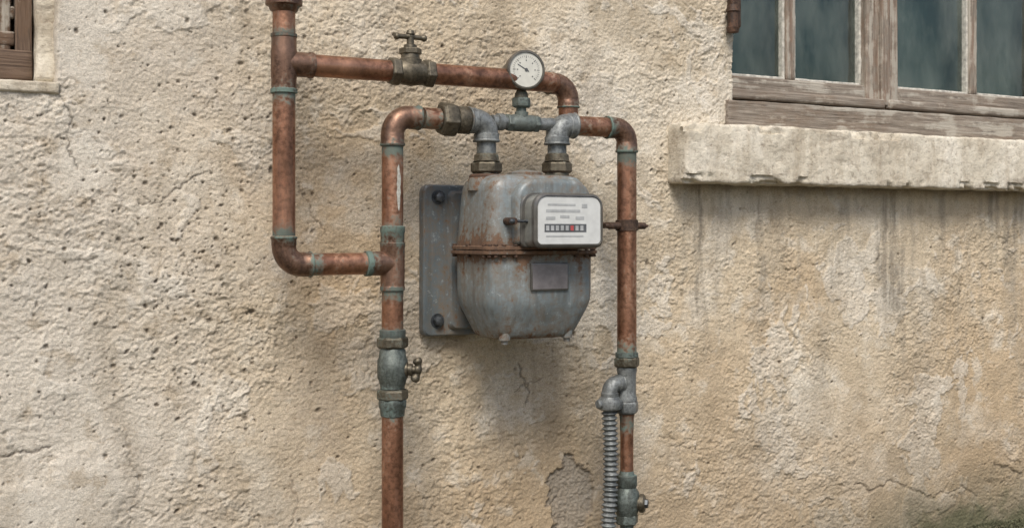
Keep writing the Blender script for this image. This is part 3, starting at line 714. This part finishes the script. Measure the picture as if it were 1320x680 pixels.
def stone(name):
    m,nt,b=newmat(name); v=coord(nt); vs_=coord(nt,(1,1,.15)); vh=coord(nt,(.25,1,1))
    n1=noise(nt,v,7,6,.65,.4); n2=noise(nt,v,110,5,.7); n3=noise(nt,vs_,26,5,.65); n4=noise(nt,v,30,6,.65); n5=noise(nt,vh,40,5,.65)
    col=ramp(nt,n1,[(.3,(.44,.38,.29)),(.48,(.60,.545,.44)),(.7,(.72,.67,.57))])
    col=mixc(nt,ramp(nt,n3,[(.48,0.0),(.70,.66)]),col,(.35,.285,.20))
    col=mixc(nt,ramp(nt,n4,[(.32,.6),(.46,0.0)]),col,(.30,.245,.18))
    col=mixc(nt,ramp(nt,n5,[(.57,0.0),(.67,.6)]),col,(.20,.165,.125))
    col=mixc(nt,ramp(nt,n2,[(.32,.7),(.46,0.0)]),col,(.22,.175,.13))
    nt.links.new(col,b.inputs['Base Color']); b.inputs['Roughness'].default_value=.9
    bump(nt,b,math_(nt,'ADD',n2,math_(nt,'MULTIPLY',n4,1.5)),.9,.003); return m
M_stone=stone('painted_stone_sill')
Ys=-.065
sz1,sz0=Z(1100,168,Ys),Z(1100,240,Ys)
sill=rblock('window_sill',0,X(886,Ys),2.80,((Ys+.05)/2,(sz0+sz1)/2),((.05-Ys)/2,(sz1-sz0)/2),.006,M_stone,None,.006,.0034,12,.0014,60,60,3,.009)

win=empty('old_wooden_window')
Yw=.045
wx0=RX0-.02; wx1=2.665
zb0=sz1-.004
board_z1=Z(1100,141,.02)
rblock('bottom_board',0,wx0,wx1,(.034,(zb0+board_z1)/2),(.040,(board_z1-zb0)/2),.004,M_wx,win,.012,.002,12)
zr0=board_z1+.004; zr1=Z(1100,108,Yw-.03)
cxm=X(1139,.02)
M_putty=simple('cracked_putty',(.44,.42,.37),.85,var=.4,sc_=90)
def casement(nm,x0,x1,mun,lw,rw):
    rblock(nm+'_stile_l',2,zr0,2.2,(x0+lw/2,Yw),(lw/2-.001,.022),.004,M_wz,win,.014,.001,10)
    rblock(nm+'_stile_r',2,zr0,2.2,(x1-rw/2,Yw),(rw/2-.001,.022),.004,M_wz,win,.014,.001,10)
    rblock(nm+'_rail',0,x0+lw-.002,x1-rw+.002,(Yw+.001,(zr0+zr1)/2),(.019,(zr1-zr0)/2),.004,M_wx,win,.014,.001,10)
    rblock(nm+'_drip',0,x0+.004,x1-.004,(Yw-.026,zr0+.012),(.012,.011),.006,M_wx,win,.014,.001,10)
    rblock(nm+'_muntin',2,zr1,2.16,(mun,Yw+.002),(.0135,.014),.004,M_wz,win,.014,.0008,10)
    rblock(nm+'_top',0,x0+lw-.002,x1-rw+.002,(Yw+.001,2.18),(.019,.03),.004,M_wx,win,.02,.001,10)
    for i,(a,b_) in enumerate(((x0+lw,mun-.0135),(mun+.0135,x1-rw))):
        rblock(nm+'_putty_%d'%i,0,a,b_,(Yw+.004,zr1+.002),(.010,.004),.002,M_putty,win,.012,.0015,30)
        rblock(nm+'_puttyl_%d'%i,2,zr1,2.15,(a+.002,Yw+.004),(.0035,.010),.002,M_putty,win,.012,.0015,30)
        rblock(nm+'_puttyr_%d'%i,2,zr1,2.15,(b_-.002,Yw+.004),(.0035,.010),.002,M_putty,win,.012,.0015,30)
casement('left_casement',wx0,cxm-.001,X(1015,Yw),.03,.052)
casement('right_casement',cxm+.002,wx1,X(1250,Yw),.050,.05)
rblock('cover_strip',2,zr0+.01,2.19,(cxm+.001,Yw-.026),(.014,.007),.003,M_wz,win,.014,.001,10)
g=bpy.data.materials.new('window_glass'); g.use_nodes=True; nt=g.node_tree; nt.nodes.clear()
out=nt.nodes.new('ShaderNodeOutputMaterial'); mx_=nt.nodes.new('ShaderNodeMixShader'); tr=nt.nodes.new('ShaderNodeBsdfTransparent'); gl=nt.nodes.new('ShaderNodeBsdfGlossy')
tr.inputs[0].default_value=(.70,.84,.80,1); gl.inputs['Roughness'].default_value=.015; gl.inputs[0].default_value=(.85,.95,.88,1)
fr=nt.nodes.new('ShaderNodeFresnel'); fr.inputs[0].default_value=1.5
v=coord(nt); nb=noise(nt,v,5,3,.5); bp=nt.nodes.new('ShaderNodeBump'); bp.inputs['Strength'].default_value=.5; bp.inputs['Distance'].default_value=.006
nt.links.new(nb,bp.inputs['Height']); nt.links.new(bp.outputs[0],gl.inputs['Normal'])
nt.links.new(math_(nt,'MULTIPLY',fr.outputs[0],1.5,True),mx_.inputs[0]); nt.links.new(tr.outputs[0],mx_.inputs[1]); nt.links.new(gl.outputs[0],mx_.inputs[2])
df=nt.nodes.new('ShaderNodeBsdfDiffuse'); df.inputs[0].default_value=(.34,.38,.34,1); m2=nt.nodes.new('ShaderNodeMixShader')
nd=noise(nt,coord(nt,(1,1,.45)),7,6,.65); nt.links.new(ramp(nt,nd,[(.42,.02),(.72,.30)]),m2.inputs[0])
nt.links.new(mx_.outputs[0],m2.inputs[1]); nt.links.new(df.outputs[0],m2.inputs[2]); nt.links.new(m2.outputs[0],out.inputs[0])
mkobj('glass',[(wx0,Yw+.008,zr0),(wx1,Yw+.008,zr0),(wx1,Yw+.008,2.2),(wx0,Yw+.008,2.2)],[(0,1,2,3)],g,win,smooth=False)
M_cur=simple('net_curtain',(.085,.125,.115),.9,var=.55,sc_=3)
vs=[];fs=[];nc=400
for i in range(nc+1):
    x=wx0+(wx1-wx0)*i/nc
    y=.110+.006*math.sin(x*34+2*math.sin(x*9))
    vs+= [(x,y,zr0-.02),(x,y,2.2)]
for i in range(nc): fs.append((2*i,2*i+2,2*i+3,2*i+1))
mkobj('curtain',vs,fs,M_cur,win,80)
hx=X(944,-.012); 
lathe('hinge_barrel',(hx,-.014,Z(944,43,-.014)),(hx,-.014,5),[(0,.004,.5),(.002,.0125,.5),(.012,.0145,.5),(.0135,.0115,.5),(.045,.0115,.5),(.0465,.0145,.5),(.060,.0125,.5),(.061,.006,.5),(.074,.006,.5),(.075,.003,.5)],M_iron,win,24)
rblock('hinge_leaf',2,Z(944,36,0),Z(944,-10,0),(hx+.010,-.002),(.013,.012),.003,M_iron,win,.01,.0008,30)

lw_=empty('wooden_shutter_window')
Yl_=.10
fx1=X(41,Yl_-.02)
rblock('frame_stile',2,LZ0-.005,2.2,(fx1-.013,Yl_),(.013,.03),.003,M_dz,lw_,.012,.001,12)
rblock('frame_sill',0,-.73,fx1,(Yl_-.003,Z(20,87,Yl_)),(.032,.025),.004,M_dx,lw_,.012,.0015,12)
rblock('shutter_rail',0,-.73,fx1-.026,(Yl_-.004,Z(10,52,Yl_)),(.020,.012),.004,M_dx,lw_,.012,.001,12)
rblock('shutter_rail_top',0,-.73,fx1-.026,(Yl_-.004,Z(10,18,Yl_)),(.016,.010),.004,M_dx,lw_,.012,.001,12)
for i in range(9):
    xx=fx1-.026-.085*i
    rblock('shutter_plank_%d'%i,2,LZ0+.01,2.2,(xx-.0425,Yl_+.02),(.0415,.010),.002,M_dz,lw_,.02,.0012,12)
rblock('shutter_stile',2,LZ0+.04,2.2,(fx1-.048,Yl_-.002),(.016,.02),.004,M_dz,lw_,.012,.001,12)
rblock('plaster_ledge',0,-.76,LX1+.002,(.04,LZ0-.004),(.05,.009),.004,M_stone,lw_,.008,.003,14,.0015,50)
rblock('plaster_jamb',2,LZ0+.006,2.24,((fx1+LX1)/2+.004,Yl_-.035),((LX1-fx1)/2+.003,.045),.012,M_stone,lw_,.010,.004,12,.0015,60)

# ------------------------------------------------------------ ground + moss
gx2=axis_grid(-60,1.2,3.0,60,.012); gy2=axis_grid(-60,-.7,.10,.2,.012)
GX,GY=np.meshgrid(gx2,gy2)
hg=.012*fbm(GX,GY,5,4,80)+.006*fbm(GX,GY,30,3,81)
near=np.exp(-np.hypot(GX-2,GY)/6)
hg=hg*near+.006*np.exp(-(GY/.08)**2)*(.6+fbm(GX,GY,6,3,82))-.008
GA=np.zeros(GX.shape+(3,),np.float32)+C(.16,.135,.095)
GA=mixa(GA,C(.24,.21,.165),sstep(-.1,.4,fbm(GX,GY,14,4,83)))
GA=mixa(GA,C(.075,.08,.04),sstep(-.25,.2,fbm(GX,GY,5,4,84))*.8)
gi=np.arange(GX.size).reshape(GX.shape)
gq=np.stack([gi[:-1,:-1],gi[:-1,1:],gi[1:,1:],gi[1:,:-1]],-1).reshape(-1,4)
M_ground=albmat('soil_ground',.004,.4)
bigmesh('ground',np.stack([GX,GY,hg],-1).astype(np.float32).reshape(-1,3),gq,M_ground,GA)
M_moss,nt,b=newmat('moss_leaf'); v=coord(nt); n=noise(nt,v,30,5,.65)
nt.links.new(ramp(nt,n,[(.3,(.06,.055,.03)),(.5,(.10,.105,.055)),(.72,(.20,.175,.11))]),b.inputs['Base Color']); b.inputs['Roughness'].default_value=.9
vs=[];fs=[]
for c_ in range(800):
    cx=random.uniform(1.7,3.4) if c_%3==0 else random.uniform(2.15,2.75)
    cy=-abs(random.gauss(0,.05))-.004; d=mnoise.noise(Vector((cx*9,cy*9,0)))
    if d<.02: continue
    hh=random.uniform(.003,.008)*(1.2+d)
    for k in range(34):
        a=random.uniform(0,6.28); r=abs(random.gauss(0,.012)); bx=cx+r*math.cos(a); by=min(-.002,cy+r*math.sin(a)); bz=-.002
        h=hh*random.uniform(.5,1.1)*math.exp(-r*20)+.002; w_=random.uniform(.0010,.0024); aa=random.uniform(0,3.14)
        lx,ly=random.gauss(0,.5)*h,random.gauss(-.1,.5)*h; i=len(vs)
        vs+=[(bx-w_*math.cos(aa),by-w_*math.sin(aa),bz),(bx+w_*math.cos(aa),by+w_*math.sin(aa),bz),(bx+lx*.5+w_*1.3*math.cos(aa),by+ly*.5+w_*math.sin(aa),bz+h*.6),(bx+lx,by+ly,bz+h),(bx+lx*.5-w_*1.3*math.cos(aa),by+ly*.5-w_*math.sin(aa),bz+h*.6)]
        fs.append((i,i+1,i+2,i+3,i+4))
mkobj('moss',vs,fs,M_moss,None,80)

# ------------------------------------------------------------ camera, light
cam=bpy.data.cameras.new('camera'); co_=bpy.data.objects.new('camera',cam); sc.collection.objects.link(co_)
co_.location=CAM; co_.rotation_euler=(math.pi/2,0,-TH); cam.sensor_width=36; cam.lens=F*36/1320; cam.shift_y=-40/1320
cam.clip_start=.05; cam.clip_end=500
cam.dof.use_dof=True; cam.dof.focus_distance=2.12; cam.dof.aperture_fstop=9
sc.camera=co_
w=bpy.data.worlds.new('World'); sc.world=w; w.use_nodes=True; nt=w.node_tree; nt.nodes.clear()
bg=nt.nodes.new('ShaderNodeBackground'); wo=nt.nodes.new('ShaderNodeOutputWorld'); sk=nt.nodes.new('ShaderNodeTexSky')
sk.sky_type='NISHITA'; sk.sun_disc=False; EL=math.radians(52)
sd_=Vector((-.46,-.85,0)).normalized()
sk.sun_elevation=EL; sk.sun_rotation=math.atan2(sd_.x,sd_.y); sk.dust_density=3; sk.air_density=1.0; sk.ozone_density=1
nt.links.new(sk.outputs[0],bg.inputs[0]); bg.inputs[1].default_value=.15; nt.links.new(bg.outputs[0],wo.inputs[0])
sun=bpy.data.lights.new('sun','SUN'); sun.energy=3.3; sun.angle=math.radians(24); sun.color=(1,.955,.885)
so=bpy.data.objects.new('sun',sun); sc.collection.objects.link(so)
dirv=Vector((sd_.x*math.cos(EL),sd_.y*math.cos(EL),math.sin(EL)))
so.rotation_euler=dirv.to_track_quat('Z','Y').to_euler()
sc.view_settings.view_transform='Standard'; sc.view_settings.look='None'; sc.view_settings.exposure=0
